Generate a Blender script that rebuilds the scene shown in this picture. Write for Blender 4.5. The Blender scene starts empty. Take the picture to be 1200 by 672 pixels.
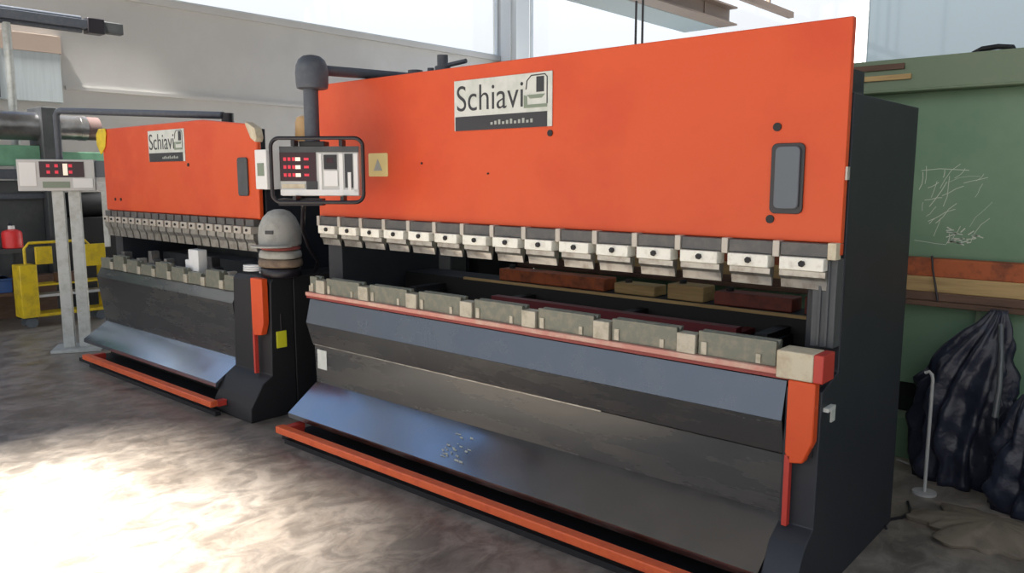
import bpy, bmesh, math, random
from mathutils import Vector, Matrix
random.seed(7)
C = bpy.context.scene.collection
PI = math.pi

# ------------------------------------------------------------------ materials
def mat(name, col, rough=0.5, metal=0.0, col2=None, scale=6.0, lo=0.45, hi=0.65, bump=0.0, bscale=40.0,
        stretch=(1, 1, 1), coat=0.0, rvar=0.0, spec=0.5, detail=6.0):
    m = bpy.data.materials.new(name); m.use_nodes = True
    nt = m.node_tree; b = nt.nodes['Principled BSDF']
    b.inputs['Base Color'].default_value = (*col, 1)
    b.inputs['Roughness'].default_value = rough
    b.inputs['Metallic'].default_value = metal
    b.inputs['Coat Weight'].default_value = coat
    b.inputs['Specular IOR Level'].default_value = spec
    tc = nt.nodes.new('ShaderNodeTexCoord'); mp = nt.nodes.new('ShaderNodeMapping')
    mp.inputs['Scale'].default_value = stretch
    nt.links.new(tc.outputs['Object'], mp.inputs['Vector'])
    if col2 is not None or rvar:
        n = nt.nodes.new('ShaderNodeTexNoise'); n.inputs['Scale'].default_value = scale
        n.inputs['Detail'].default_value = detail; n.inputs['Roughness'].default_value = 0.62
        nt.links.new(mp.outputs[0], n.inputs['Vector'])
        r = nt.nodes.new('ShaderNodeValToRGB')
        r.color_ramp.elements[0].position = lo; r.color_ramp.elements[1].position = hi
        nt.links.new(n.outputs['Fac'], r.inputs['Fac'])
        if col2 is not None:
            r.color_ramp.elements[0].color = (*col, 1); r.color_ramp.elements[1].color = (*col2, 1)
            nt.links.new(r.outputs['Color'], b.inputs['Base Color'])
        if rvar:
            mr = nt.nodes.new('ShaderNodeMapRange')
            mr.inputs['From Min'].default_value = 0.3; mr.inputs['From Max'].default_value = 0.7
            mr.inputs['To Min'].default_value = max(0.03, rough - rvar); mr.inputs['To Max'].default_value = min(1, rough + rvar)
            nt.links.new(n.outputs['Fac'], mr.inputs['Value']); nt.links.new(mr.outputs[0], b.inputs['Roughness'])
    if bump:
        n2 = nt.nodes.new('ShaderNodeTexNoise'); n2.inputs['Scale'].default_value = bscale
        n2.inputs['Detail'].default_value = 4
        nt.links.new(mp.outputs[0], n2.inputs['Vector'])
        bp = nt.nodes.new('ShaderNodeBump'); bp.inputs['Strength'].default_value = bump
        bp.inputs['Distance'].default_value = 0.01
        nt.links.new(n2.outputs['Fac'], bp.inputs['Height']); nt.links.new(bp.outputs[0], b.inputs['Normal'])
    return m

M = {}
M['orange'] = mat('orange_paint', (0.68, 0.080, 0.012), 0.5, col2=(0.62, 0.062, 0.012), scale=1.6, rvar=0.08, bump=0.02)
M['orange2'] = mat('orange_bar_paint', (0.74, 0.13, 0.04), 0.45, col2=(0.60, 0.09, 0.035), scale=14, lo=.5, hi=.75)
M['navy'] = mat('dark_blue_grey_paint', (0.016, 0.019, 0.026), 0.55, col2=(0.021, 0.024, 0.03), scale=4, bump=0.03)
M['black'] = mat('black_paint', (0.012, 0.012, 0.014), 0.6)
M['apron'] = mat('apron_steel_paint', (0.10, 0.103, 0.104), 0.27, 0.6, col2=(0.135, 0.13, 0.12), scale=3, rvar=0.07, bump=0.03,
                 stretch=(0.4, 1, 2), bscale=18, coat=0.15)
M['strip'] = mat('upper_strip_steel', (0.11, 0.132, 0.168), 0.26, 0.9, col2=(0.12, 0.14, 0.17), scale=4, rvar=0.05)
M['lip_skyblue'] = mat('skyblue_kick_plate_steel', (0.42, 0.48, 0.56), 0.2, 1.0, col2=(0.46, 0.50, 0.57), scale=4, rvar=0.06)  # lighter, bluer copy of the kick plate steel; sky reflection put into its colour
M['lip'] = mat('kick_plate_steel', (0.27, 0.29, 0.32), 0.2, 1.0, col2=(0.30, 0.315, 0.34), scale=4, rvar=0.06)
M['rail'] = mat('worn_salmon_paint', (0.62, 0.27, 0.21), 0.5, col2=(0.66, 0.42, 0.32), scale=9)
M['redpaint'] = mat('red_edge_paint', (0.50, 0.045, 0.03), 0.45)
M['darkred2'] = mat('dull_red_edge', (0.27, 0.04, 0.035), 0.5)
M['darkred'] = mat('dark_red_paint', (0.13, 0.014, 0.018), 0.5)
M['cream'] = mat('worn_cream_metal', (0.62, 0.55, 0.40), 0.5, col2=(0.50, 0.40, 0.27), scale=14)
M['clampwhite'] = mat('pale_clamp_metal', (0.88, 0.86, 0.76), 0.4, 0.0, col2=(0.62, 0.58, 0.48), scale=30, lo=.5, hi=.8)
M['steel'] = mat('ground_steel', (0.40, 0.39, 0.36), 0.35, 0.7, col2=(0.26, 0.24, 0.21), scale=18)
M['dull'] = mat('dull_clamp_plate', (0.10, 0.10, 0.10), 0.5, 0.3, col2=(0.14, 0.13, 0.12), scale=18)
M['spacer'] = mat('spacer_metal', (0.50, 0.46, 0.40), 0.45, 0.3)
M['die'] = mat('die_steel', (0.17, 0.18, 0.145), 0.45, 0.3, col2=(0.28, 0.25, 0.19), scale=22, lo=.45, hi=.75)
M['dieclamp'] = mat('die_clamp_metal', (0.50, 0.46, 0.37), 0.45, 0.3, col2=(0.36, 0.33, 0.25), scale=20)
M['tube'] = mat('slate_tube_paint', (0.065, 0.075, 0.095), 0.5, col2=(0.085, 0.095, 0.11), scale=20)
M['tube_black'] = mat('black_tube', (0.012, 0.010, 0.014), 0.4)
M['panelgrey'] = mat('panel_grey', (0.55, 0.55, 0.53), 0.4)
M['white'] = mat('white_plastic', (0.80, 0.80, 0.78), 0.4)
M['maroon'] = mat('maroon_display', (0.035, 0.008, 0.014), 0.25)
M['yellow'] = mat('yellow_paint', (0.80, 0.58, 0.02), 0.45, col2=(0.6, 0.42, 0.03), scale=9)
M['yellow_label'] = mat('yellow_label', (0.80, 0.66, 0.28), 0.5)
M['lemon'] = mat('lemon_tag', (0.72, 0.70, 0.03), 0.5)
M['signwhite'] = mat('sign_white', (0.66, 0.67, 0.62), 0.4, col2=(0.55, 0.58, 0.52), scale=12)
M['signblack'] = mat('sign_black', (0.03, 0.03, 0.035), 0.4)
M['signgrey'] = mat('sign_grey_lettering', (0.40, 0.42, 0.38), 0.5)
M['signgreen'] = mat('sign_grey_green', (0.22, 0.27, 0.20), 0.5)
M['slot'] = mat('slate_handle', (0.12, 0.14, 0.16), 0.5)
M['green'] = mat('green_machine_paint', (0.18, 0.245, 0.155), 0.5, col2=(0.20, 0.25, 0.165), scale=3, rvar=.05, bump=.03)
M['green_panel'] = mat('green_panel_paint', (0.150, 0.27, 0.165), 0.5, col2=(0.20, 0.31, 0.20), scale=2.5, rvar=.05, lo=.4, hi=.7)
M['palegreen'] = mat('pale_green_paint', (0.18, 0.40, 0.26), 0.5, col2=(0.14, 0.32, 0.21), scale=5)
M['chalk'] = mat('chalk_scratch', (0.62, 0.66, 0.56), 0.9)
M['rust'] = mat('rusty_wood', (0.48, 0.12, 0.04), 0.7, col2=(0.20, 0.06, 0.03), scale=10)
M['rustdark'] = mat('dark_rust_paint', (0.26, 0.06, 0.04), 0.6, col2=(0.16, 0.04, 0.03), scale=10)
M['tan'] = mat('tan_timber', (0.55, 0.38, 0.17), 0.7, col2=(0.42, 0.28, 0.12), scale=8, stretch=(0.3, 1, 4))
M['brown'] = mat('brown_timber', (0.13, 0.075, 0.05), 0.7, col2=(0.17, 0.10, 0.07), scale=8, stretch=(0.3, 1, 4))
M['bag'] = mat('black_plastic_film', (0.016, 0.019, 0.034), 0.33, col2=(0.03, 0.034, 0.055), scale=9, bump=0.9, bscale=13)
M['film'] = mat('cloudy_plastic_film', (0.10, 0.11, 0.115), 0.25, bump=0.2)
M['sack'] = mat('dusty_brown_sheet', (0.20, 0.165, 0.12), 0.9, col2=(0.13, 0.105, 0.08), scale=7, bump=.4, bscale=12)
M['rod'] = mat('grey_rod', (0.42, 0.42, 0.40), 0.5)
M['cap'] = mat('dusty_grey_cloth', (0.40, 0.40, 0.37), 0.85, col2=(0.32, 0.32, 0.29), scale=14, bump=.15)
M['ragbrown'] = mat('brown_cloth', (0.23, 0.17, 0.12), 0.9, col2=(0.15, 0.11, 0.08), scale=16, bump=.2)
M['ragred'] = mat('red_brown_cloth', (0.28, 0.07, 0.06), 0.9, bump=.2)
M['red'] = mat('red_plastic', (0.75, 0.035, 0.035), 0.35)
M['blue'] = mat('blue_plastic', (0.05, 0.12, 0.34), 0.4)
M['chrome'] = mat('roll_steel', (0.45, 0.45, 0.46), 0.28, 0.9, col2=(0.32, 0.31, 0.30), scale=5)
M['bronze'] = mat('brown_roll_end', (0.20, 0.14, 0.13), 0.4, 0.5)
M['greydark'] = mat('dark_grey_paint', (0.06, 0.065, 0.07), 0.55, col2=(0.085, 0.09, 0.095), scale=5)
M['postgrey'] = mat('galvanised_post', (0.50, 0.52, 0.50), 0.45, 0.2, col2=(0.40, 0.41, 0.38), scale=14)
M['wall'] = mat('wall_paint', (0.56, 0.55, 0.53), 0.85, col2=(0.60, 0.59, 0.57), scale=0.8, bump=.03)
M['wallpale'] = mat('wall_pale_blue', (0.86, 0.89, 0.90), 0.85, col2=(0.88, 0.89, 0.89), scale=0.6)
M['roof'] = mat('roof_panel', (0.20, 0.19, 0.18), 0.8)
M['girder'] = mat('girder_blue_grey', (0.28, 0.36, 0.40), 0.6)
M['girderbrown'] = mat('girder_brown', (0.20, 0.15, 0.12), 0.6)
M['column'] = mat('column_paint', (0.74, 0.76, 0.74), 0.7)
M['patchblue'] = mat('pale_blue_panel', (0.52, 0.58, 0.60), 0.7, col2=(0.46, 0.52, 0.54), scale=4, stretch=(1, 8, .3))
M['patchbrown'] = mat('pale_brown_band', (0.46, 0.37, 0.31), 0.7)

def emit(name, col, s):
    m = bpy.data.materials.new(name); m.use_nodes = True
    b = m.node_tree.nodes['Principled BSDF']
    b.inputs['Base Color'].default_value = (*col, 1)
    b.inputs['Emission Color'].default_value = (*col, 1); b.inputs['Emission Strength'].default_value = s
    return m
M['led'] = emit('red_led', (0.7, 0.03, 0.06), 0.35)
M['ledpale'] = emit('pale_lamp', (0.9, 0.8, 0.65), 0.5)
M['amber'] = mat('amber_lens', (0.80, 0.50, 0.22), 0.3)

def floor_mat():
    m = bpy.data.materials.new('concrete_floor'); m.use_nodes = True
    nt = m.node_tree; b = nt.nodes['Principled BSDF']; N = nt.nodes.new; L = nt.links.new
    tc = N('ShaderNodeTexCoord')
    n1 = N('ShaderNodeTexNoise'); n1.inputs['Scale'].default_value = 1.1; n1.inputs['Detail'].default_value = 8; n1.inputs['Roughness'].default_value = .7
    n2 = N('ShaderNodeTexNoise'); n2.inputs['Scale'].default_value = 5.5; n2.inputs['Detail'].default_value = 8; n2.inputs['Roughness'].default_value = .68; n2.inputs['Distortion'].default_value = .8
    mp = N('ShaderNodeMapping'); mp.inputs['Scale'].default_value = (1.2, .8, 1); mp.inputs['Rotation'].default_value = (0, 0, .7)
    L(tc.outputs['Object'], n1.inputs['Vector']); L(tc.outputs['Object'], mp.inputs['Vector']); L(mp.outputs[0], n2.inputs['Vector'])
    r1 = N('ShaderNodeValToRGB'); e = r1.color_ramp.elements
    e[0].position = .33; e[0].color = (.20, .165, .13, 1); e[1].position = .68; e[1].color = (.40, .355, .30, 1)
    L(n1.outputs['Fac'], r1.inputs['Fac'])
    r2 = N('ShaderNodeValToRGB'); e = r2.color_ramp.elements
    e[0].position = .40; e[0].color = (.42, .42, .43, 1); e[1].position = .60; e[1].color = (1, 1, 1, 1)
    L(n2.outputs['Fac'], r2.inputs['Fac'])
    mx = N('ShaderNodeMix'); mx.data_type = 'RGBA'; mx.blend_type = 'MULTIPLY'; mx.inputs['Factor'].default_value = .78
    L(r1.outputs['Color'], mx.inputs['A']); L(r2.outputs['Color'], mx.inputs['B']); L(mx.outputs['Result'], b.inputs['Base Color'])
    mr = N('ShaderNodeMapRange'); mr.inputs['From Min'].default_value = .3; mr.inputs['From Max'].default_value = .7
    mr.inputs['To Min'].default_value = .28; mr.inputs['To Max'].default_value = .55
    L(n2.outputs['Fac'], mr.inputs['Value']); L(mr.outputs[0], b.inputs['Roughness'])
    bp = N('ShaderNodeBump'); bp.inputs['Strength'].default_value = .12; bp.inputs['Distance'].default_value = .01
    L(n2.outputs['Fac'], bp.inputs['Height']); L(bp.outputs[0], b.inputs['Normal'])
    return m
M['floor'] = floor_mat()

def glass_mat(col=(.96, .98, 1, 1)):
    m = bpy.data.materials.new('window_glass'); m.use_nodes = True
    nt = m.node_tree; nt.nodes.clear(); N = nt.nodes.new
    o = N('ShaderNodeOutputMaterial'); mx = N('ShaderNodeMixShader'); t = N('ShaderNodeBsdfTransparent'); g = N('ShaderNodeBsdfGlossy')
    t.inputs['Color'].default_value = col; g.inputs['Roughness'].default_value = .05; mx.inputs[0].default_value = .06
    nt.links.new(t.outputs[0], mx.inputs[1]); nt.links.new(g.outputs[0], mx.inputs[2]); nt.links.new(mx.outputs[0], o.inputs[0])
    return m
M['glass'] = glass_mat()
M['lit_wall_pane'] = glass_mat((.60, .66, .69, 1))  # pane dimmed to the brightness of a lit pale wall

# ------------------------------------------------------------------ mesh builder
class MB:
    def __init__(s): s.bm = bmesh.new()
    def box(s, x0, x1, y0, y1, z0, z1, mtx=None):
        v = [s.bm.verts.new(p) for p in ((x0,y0,z0),(x1,y0,z0),(x1,y1,z0),(x0,y1,z0),(x0,y0,z1),(x1,y0,z1),(x1,y1,z1),(x0,y1,z1))]
        for f in ((3,2,1,0),(4,5,6,7),(0,1,5,4),(1,2,6,5),(2,3,7,6),(3,0,4,7)): s.bm.faces.new([v[i] for i in f])
        if mtx is not None:
            for q in v: q.co = mtx @ q.co
        return s
    def prism(s, poly, axis, a, b):
        """extrude a 2-D outline along an axis: 'x' -> (y,z) outline, 'y' -> (x,z), 'z' -> (x,y)"""
        def P(p, t): return {'x': (t, p[0], p[1]), 'y': (p[0], t, p[1]), 'z': (p[0], p[1], t)}[axis]
        va = [s.bm.verts.new(P(p, a)) for p in poly]; vb = [s.bm.verts.new(P(p, b)) for p in poly]
        n = len(poly)
        s.bm.faces.new(va); s.bm.faces.new(vb[::-1])
        for i in range(n): s.bm.faces.new((va[i], vb[i], vb[(i+1) % n], va[(i+1) % n]))
        return s
    def cyl(s, p, q, r, r2=None, n=20):
        p = Vector(p); q = Vector(q); r2 = r if r2 is None else r2
        d = (q-p).normalized(); a = d.orthogonal().normalized(); b = d.cross(a)
        A = [s.bm.verts.new(p+(a*math.cos(t)+b*math.sin(t))*r) for t in [2*PI*i/n for i in range(n)]]
        B = [s.bm.verts.new(q+(a*math.cos(t)+b*math.sin(t))*r2) for t in [2*PI*i/n for i in range(n)]]
        s.bm.faces.new(A[::-1]); s.bm.faces.new(B)
        for i in range(n): s.bm.faces.new((A[i], A[(i+1)%n], B[(i+1)%n], B[i]))
        return s
    def tube(s, pts, r, n=12, closed=False):
        pts = [Vector(p) for p in pts]; m = len(pts); rings = []
        up = None
        for i, p in enumerate(pts):
            if closed: d = (pts[(i+1)%m]-pts[i-1]).normalized()
            else: d = (pts[min(i+1,m-1)]-pts[max(i-1,0)]).normalized()
            if up is None: up = d.orthogonal().normalized()
            a = (up - d*up.dot(d)).normalized(); up = a; b = d.cross(a)
            rr = r[i] if isinstance(r, (list, tuple)) else r
            rings.append([s.bm.verts.new(p+(a*math.cos(t)+b*math.sin(t))*rr) for t in [2*PI*k/n for k in range(n)]])
        for i in range(m if closed else m-1):
            A, B = rings[i], rings[(i+1)%m]
            for k in range(n): s.bm.faces.new((A[k], A[(k+1)%n], B[(k+1)%n], B[k]))
        if not closed: s.bm.faces.new(rings[0][::-1]); s.bm.faces.new(rings[-1])
        return s
    def lathe(s, prof, c, n=28, sx=1, sy=1, wob=0):
        c = Vector(c); rings = []
        for r, z in prof:
            rings.append([s.bm.verts.new(c+Vector((r*sx*math.cos(2*PI*i/n)*(1+wob*math.sin(3*2*PI*i/n+z*30)), r*sy*math.sin(2*PI*i/n)*(1+wob*math.cos(2*2*PI*i/n+z*21)), z))) for i in range(n)])
        for A, B in zip(rings, rings[1:]):
            for i in range(n): s.bm.faces.new((A[i], A[(i+1)%n], B[(i+1)%n], B[i]))
        s.bm.faces.new(rings[0][::-1]); s.bm.faces.new(rings[-1])
        return s
    def build(s, name, m, parent=None, bevel=0, smooth=False, seg=2, sub=0):
        bmesh.ops.recalc_face_normals(s.bm, faces=s.bm.faces)
        me = bpy.data.meshes.new(name); s.bm.to_mesh(me); s.bm.free()
        me.materials.append(M[m] if isinstance(m, str) else m)
        o = bpy.data.objects.new(name, me); C.objects.link(o)
        if parent is not None: o.parent = parent
        if bevel:
            bv = o.modifiers.new('bevel', 'BEVEL'); bv.width = bevel; bv.segments = seg; bv.limit_method = 'ANGLE'; bv.angle_limit = .6
        if sub:
            sb = o.modifiers.new('sub', 'SUBSURF'); sb.levels = sub; sb.render_levels = sub
        if smooth or bevel:
            for p in me.polygons: p.use_smooth = True
            if smooth != 'all':
                try: me.set_sharp_from_angle(angle=.7)
                except Exception: pass
        return o

def tag(o, label, cat, group=None, kind=None):
    o['label'] = label; o['category'] = cat
    if group: o['group'] = group
    if kind: o['kind'] = kind
    return o
def thing(name, label, cat, loc, rz=0, group=None):
    o = bpy.data.objects.new(name, None); C.objects.link(o); o.location = loc; o.rotation_euler = (0, 0, rz)
    o.empty_display_size = .1
    return tag(o, label, cat, group)
def struct(name, mb, m, parent=None, bevel=0):
    o = mb.build(name, m, parent, bevel)
    if parent is None: o['kind'] = 'structure'
    return o
def plabel(o, l): o['label'] = l; return o

class Off(MB):
    """MB whose coordinates are given in world space but stored relative to a thing at origin o (unrotated)"""
    def __init__(s, root): super().__init__(); s.o = Vector(root.location)
    def build(s, *a, **k):
        for v in s.bm.verts: v.co -= s.o
        return super().build(*a, **k)

def text_mesh(txt, size, loc, m, parent, root, name='lettering', sx=1.0, ext=.0012, rz=0.0, shear=0, bold=0.0):
    cu = bpy.data.curves.new('lettering', 'FONT'); cu.body = txt; cu.size = size; cu.extrude = ext; cu.shear = shear; cu.offset = bold
    t = bpy.data.objects.new('tmp_text', cu); C.objects.link(t)
    bpy.context.view_layer.update()
    dg = bpy.context.evaluated_depsgraph_get()
    me = bpy.data.meshes.new_from_object(t.evaluated_get(dg))
    bpy.data.objects.remove(t)
    R = Matrix.Translation(Vector(loc)-Vector(root.location)) @ Matrix.Rotation(rz, 4, 'Z') @ Matrix.Rotation(PI/2, 4, 'X') @ Matrix.Diagonal((sx, 1, 1, 1))
    me.transform(R); me.materials.clear(); me.materials.append(M[m])
    o = bpy.data.objects.new(name, me); C.objects.link(o); o.parent = parent
    return o

def rrect(x0, x1, z0, z1, r, n=5):
    out = []
    for cx, cz, a0 in ((x1-r, z1-r, 0), (x0+r, z1-r, PI/2), (x0+r, z0+r, PI), (x1-r, z0+r, 1.5*PI)):
        for i in range(n+1):
            a = a0+PI/2*i/n; out.append((cx+r*math.cos(a), cz+r*math.sin(a)))
    return out

# ------------------------------------------------------------------ the setting
XW, YB, XR, YF, ZR = -12.5, 14.2, 5.0, -4.5, 8.6
struct('floor', MB().box(XW-.3, XR+.3, YF-8, YB+.3, -.2, 0), 'floor')
SILL = 4.43
w = MB().box(XW-.25, XW, YF, YB+.25, 0, 2.62).box(XW-.25, XW, 3.15, YB+.25, 2.62, SILL).box(XW-.25, XW, YF, -3.9, 2.62, SILL)
for y in (-4.3, 5.0, 14.05): w.box(XW-.25, XW, y-.2, y+.2, SILL, ZR)
w.box(XW-.25, XW, YF, YB+.25, ZR-.5, ZR)
w.box(XW, XW+.06, 3.15, YB, SILL-.1, SILL)
w.box(XW, XW+.05, 4.5, YB, 2.95, 3.0)
struct('wall_left', w, 'wall')
def window(n, axis, a0, a1, z0, z1, k, pos, gm_='glass'):
    f = MB(); g = MB(); t = .035
    def bar(u0, u1, v0, v1, d0, d1, mb):
        if axis == 'y': mb.box(pos+d0, pos+d1, u0, u1, v0, v1)
        else: mb.box(u0, u1, pos+d0, pos+d1, v0, v1)
    for i in range(k+1):
        u = a0+(a1-a0)*i/k; bar(max(a0, u-t), min(a1, u+t), z0, z1, -.04, .04, f)
    for z in (z0, z1-.05): bar(a0, a1, z, z+.05, -.045, .045, f)
    bar(a0, a1, z0, z1, -.006, .006, g)
    o = f.build('window_%d' % n, 'column'); o['kind'] = 'structure'
    g.build('pane', gm_, o)
window(1, 'y', -4.1, 4.8, SILL, ZR-.5, 3, XW-.12)
window(4, 'y', -3.88, 3.13, 2.64, SILL-.02, 4, XW-.12)  # unseen window added so the kick plates reflect blue sky
window(2, 'y', 5.2, 13.85, SILL, ZR-.5, 1, XW-.12)
w = MB().box(XW-.25, XR, YB, YB+.25, 0, 2.9).box(-4.75, -4.62, YB, YB+.25, 2.9, ZR).box(2.5, XR, YB, YB+.25, 2.9, ZR).box(-4.62, 2.5, YB, YB+.25, ZR-.5, ZR).box(XW-.25, -4.75, YB, YB+.25, ZR-.5, ZR)
struct('wall_back', w, 'wallpale')
window(3, 'x', XW+.5, -4.75, 2.9, ZR-.5, 1, YB+.12)
window(5, 'x', -4.62, 2.5, 2.9, ZR-.5, 1, YB+.12, 'lit_wall_pane')  # added window; sky through its pane stands in for the bright back wall
struct('wall_right', MB().box(XR, XR+.25, 1.5, YB+.25, 0, ZR), 'wallpale')
struct('trim_1', MB().box(-12.42, -11.95, 13.75, 14.2, 0, ZR).box(-12.28, -12.08, 13.70, 13.75, 0, ZR), 'column')
# roof; unseen skylight openings added for the sun patch, reflections and fill light
SK = [(-4.9, -2.6, -4.3, -2.2), (-12.2, -9.6, 0.8, 3.4), (-11.5, -4.0, 10.4, 13.2), (-3.5, 4, 7.4, 9.9)]
def roof():
    xs = sorted({XW-.25, XR+.25} | {v for s in SK for v in s[:2]}); ys = sorted({YF, YB+.25} | {v for s in SK for v in s[2:]})
    m = MB()
    for a, b in zip(xs, xs[1:]):
        for c, d in zip(ys, ys[1:]):
            mx, my = (a+b)/2, (c+d)/2
            if not any(s[0] < mx < s[1] and s[2] < my < s[3] for s in SK): m.box(a, b, c, d, ZR, ZR+.12)
    return m
struct('ceiling', roof(), 'roof')
g = MB().box(-8.0, -7.27, 3.0, 14.2, 4.5, 4.55).box(-7.99, -7.95, 3, 14.2, 4.55, 4.95).box(-7.32, -7.28, 3, 14.2, 4.55, 4.95)
struct('trim_2', g, 'girder')
g = MB().box(-7.25, -6.9, 3.0, 14.2, 4.5, 4.53).box(-7.09, -7.06, 3, 14.2, 4.53, 4.8).box(-7.25, -6.9, 3, 14.2, 4.8, 4.83)
struct('trim_3', g, 'girderbrown')
struct('trim_4', MB().box(-5.93, -5.83, 3.0, 14.2, 4.5, 4.6), 'girderbrown')
# hangers that carry the girders from the roof
for i, (x, m) in enumerate(((-7.635, 'girder'), (-7.075, 'girderbrown'), (-5.88, 'girderbrown'))):
    h = MB()
    for y in (4.0, 8.9, 13.2):
        h.box(x-.03, x+.03, y, y+.06, 4.55 if i < 2 else 4.6, ZR)
    struct('trim_%d' % (5+i), h, m)

# ------------------------------------------------------------------ sign plate used on both machines
def sign(root, x0, x1, z0, z1, y):
    W, H = x1-x0, z1-z0
    p = Off(root).box(x0, x1, y-.006, y, z0, z1).build('sign_plate', 'signwhite', root, bevel=.002)
    plabel(p, 'pale rectangular sign plate with thin dark lettering over a black band')
    Off(root).box(x0+.01, x1-.03, y-.008, y-.006, z0, z0+H*.28).build('sign_band', 'signblack', p).location = (0, 0, 0)
    s = H*.56
    t = text_mesh('Schiavi', s*1.30, (x0+W*.022, y-.0065, z0+H*.39), 'signblack', p, root, sx=.97*W/.68*(.265/H)*.97, bold=-.001)
    l = Off(root)
    a, b = x0+W*.735, x0+W*.955
    l.prism([(a, z0+H*.36), (b, z0+H*.36), (b, z0+H*.42), (a+.02, z0+H*.42), (a+.02, z0+H*.58), (a, z0+H*.6)], 'y', y-.0085, y-.006)
    l.prism([(a+W*.03, z0+H*.60), (a+W*.2, z0+H*.60), (a+W*.17, z0+H*.53), (a+W*.06, z0+H*.53)], 'y', y-.0085, y-.006)
    l.build('logo_base', 'signgreen', p)
    l = Off(root)
    l.prism([(a+W*.12, z0+H*.64), (b-W*.03, z0+H*.64), (b-W*.03, z0+H*.92), (a+W*.12, z0+H*.92)], 'y', y-.0085, y-.006)
    l.tube([(a+W*.02, y-.007, z0+H*.70), (a+W*.03, y-.007, z0+H*.86), (a+W*.07, y-.007, z0+H*.95), (b-W*.02, y-.007, z0+H*.955), (b, y-.007, z0+H*.9), (b, y-.007, z0+H*.42)], .003, 6)
    l.build('logo_mark', 'signblack', p)
    l = Off(root)
    for k in range(11):
        xx = x0+W*(.40+.04*k); hh = H*(.05+.02*((k*7) % 3))
        l.box(xx, xx+W*.022, y-.0095, y-.008, z0+H*.09, z0+H*.09+hh)
    l.build('worn_line', 'signgrey', p)

# ------------------------------------------------------------------ main press brake
X0, X1 = -4.43, -1.05
AP = X1-.145                    # apron's right end
pb = thing('press_brake', 'large orange press brake nearest the camera, with dark apron and orange foot bar', 'press brake', ((X0+X1)/2, 3.5, 0))
def mk(root): return Off(root)
m = mk(pb).box(X0, X1, 3.11, 3.145, 1.447, 2.292).box(X1-.026, X1, 3.11, 3.145, 1.40, 1.447)
plabel(m.build('ram', 'orange', pb, bevel=.004), 'long orange ram plate')
mk(pb).box(X0+.05, X1-.06, 3.145, 3.22, 1.47, 2.2).build('ram_rib', 'navy', pb)
for a, b in ((X1-.20, X1), (X0, X0+.15)):
    poly = [(2.80, 0), (2.80, .10), (2.90, .28), (2.985, .33), (3.0, .88), (3.065, .90), (3.17, .93), (3.17, 2.02), (4.05, 2.02), (4.05, 0)]
    if a > -3: mk(pb).prism(poly, 'x', AP+.003, b).build('side_frame', 'navy', pb, bevel=.004)
    else: mk(pb).prism([(3.05, 0)]+[(3.05, .93)]+poly[5:], 'x', a, b).build('side_frame', 'navy', pb, bevel=.004)
# cross members behind
mk(pb).box(X0+.15, AP, 3.50, 3.72, 1.75, 2.16).build('top_beam', 'navy', pb)
mk(pb).box(X0+.15, AP, 3.07, 3.17, .0, .93).build('bed', 'black', pb)
mk(pb).box(X0+.15, AP, 3.72, 3.98, .72, 1.035).build('backgauge_beam', 'black', pb)
mk(pb).box(X0+.75, AP, 3.700, 3.719, 1.030, 1.045).build('backgauge_edge', 'tan', pb)
for a_, b_, m_, h_ in ((-3.45, -2.62, 'rust', .075), (-2.55, -2.28, 'tan', .06), (-2.20, -1.98, 'tan', .085), (-1.92, -1.50, 'rustdark', .07), (-1.44, -1.24, 'rustdark', .09)):
    q_ = mk(pb).box(a_, b_, 3.80, 3.93, 1.036, 1.036+h_).build('backgauge_carriage', m_, pb, bevel=.006)
    mk(pb).cyl((a_+.06, 3.865, 1.036+h_), (a_+.06, 3.865, 1.036+h_+.02), .02, n=12).build('carriage_bolt', 'black', q_)
mk(pb).box(-3.15, -1.6, 3.40, 3.46, .955, 1.005).box(-3.1, -3.05, 3.40, 3.72, .93, .955).box(-1.7, -1.65, 3.40, 3.72, .93, .955).build('backgauge_rail', 'darkred', pb)
for x in (-3.9, -3.1, -2.3, -1.5):
    bg = mk(pb).box(x-.03, x+.03, 3.45, 3.72, .95, .985).box(x-.045, x+.045, 3.56, 3.72, .90, .95).build('backgauge_finger', 'black', pb)
# apron
th = .008
def sheet(root, prof, x0, x1, name, m, t=th, bev=0):
    back = [(y+t, z) for y, z in prof[::-1]]
    return mk(root).prism(prof+back, 'x', x0, x1).build(name, m, root, bevel=bev)
plabel(sheet(pb, [(3.012, .90), (2.975, .745)], X0, AP, 'upper_apron_strip', 'strip'), 'blue-grey sloping steel strip under the rail')
sheet(pb, [(2.977, .743), (3.020, .598)], X0, AP, 'apron_panel', 'apron')
sheet(pb, [(3.026, .598), (3.026, .590)], X0, AP-.9, 'apron_seam_glint', 'steel')  # pale steel strip paints the bright highlight on the seam's left part
sheet(pb, [(3.036, .588), (3.045, .332)], X0, AP, 'apron_panel', 'apron')
plabel(mk(pb).prism([(3.045, .332), (2.812, .165), (2.812, .135), (2.83, .135), (2.83, .155), (3.05, .315)], 'x', X0, AP).build('kick_plate', 'lip', pb), 'sloping steel kick plate coloured as if reflecting blue sky')
mk(pb).box(X0+.02, AP, 3.055, 3.07, 0, .9).build('apron_backing', 'black', pb)
mk(pb).box(X0, X1-.02, 2.76, 3.055, 0, .035).build('plinth', 'black', pb)
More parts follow.
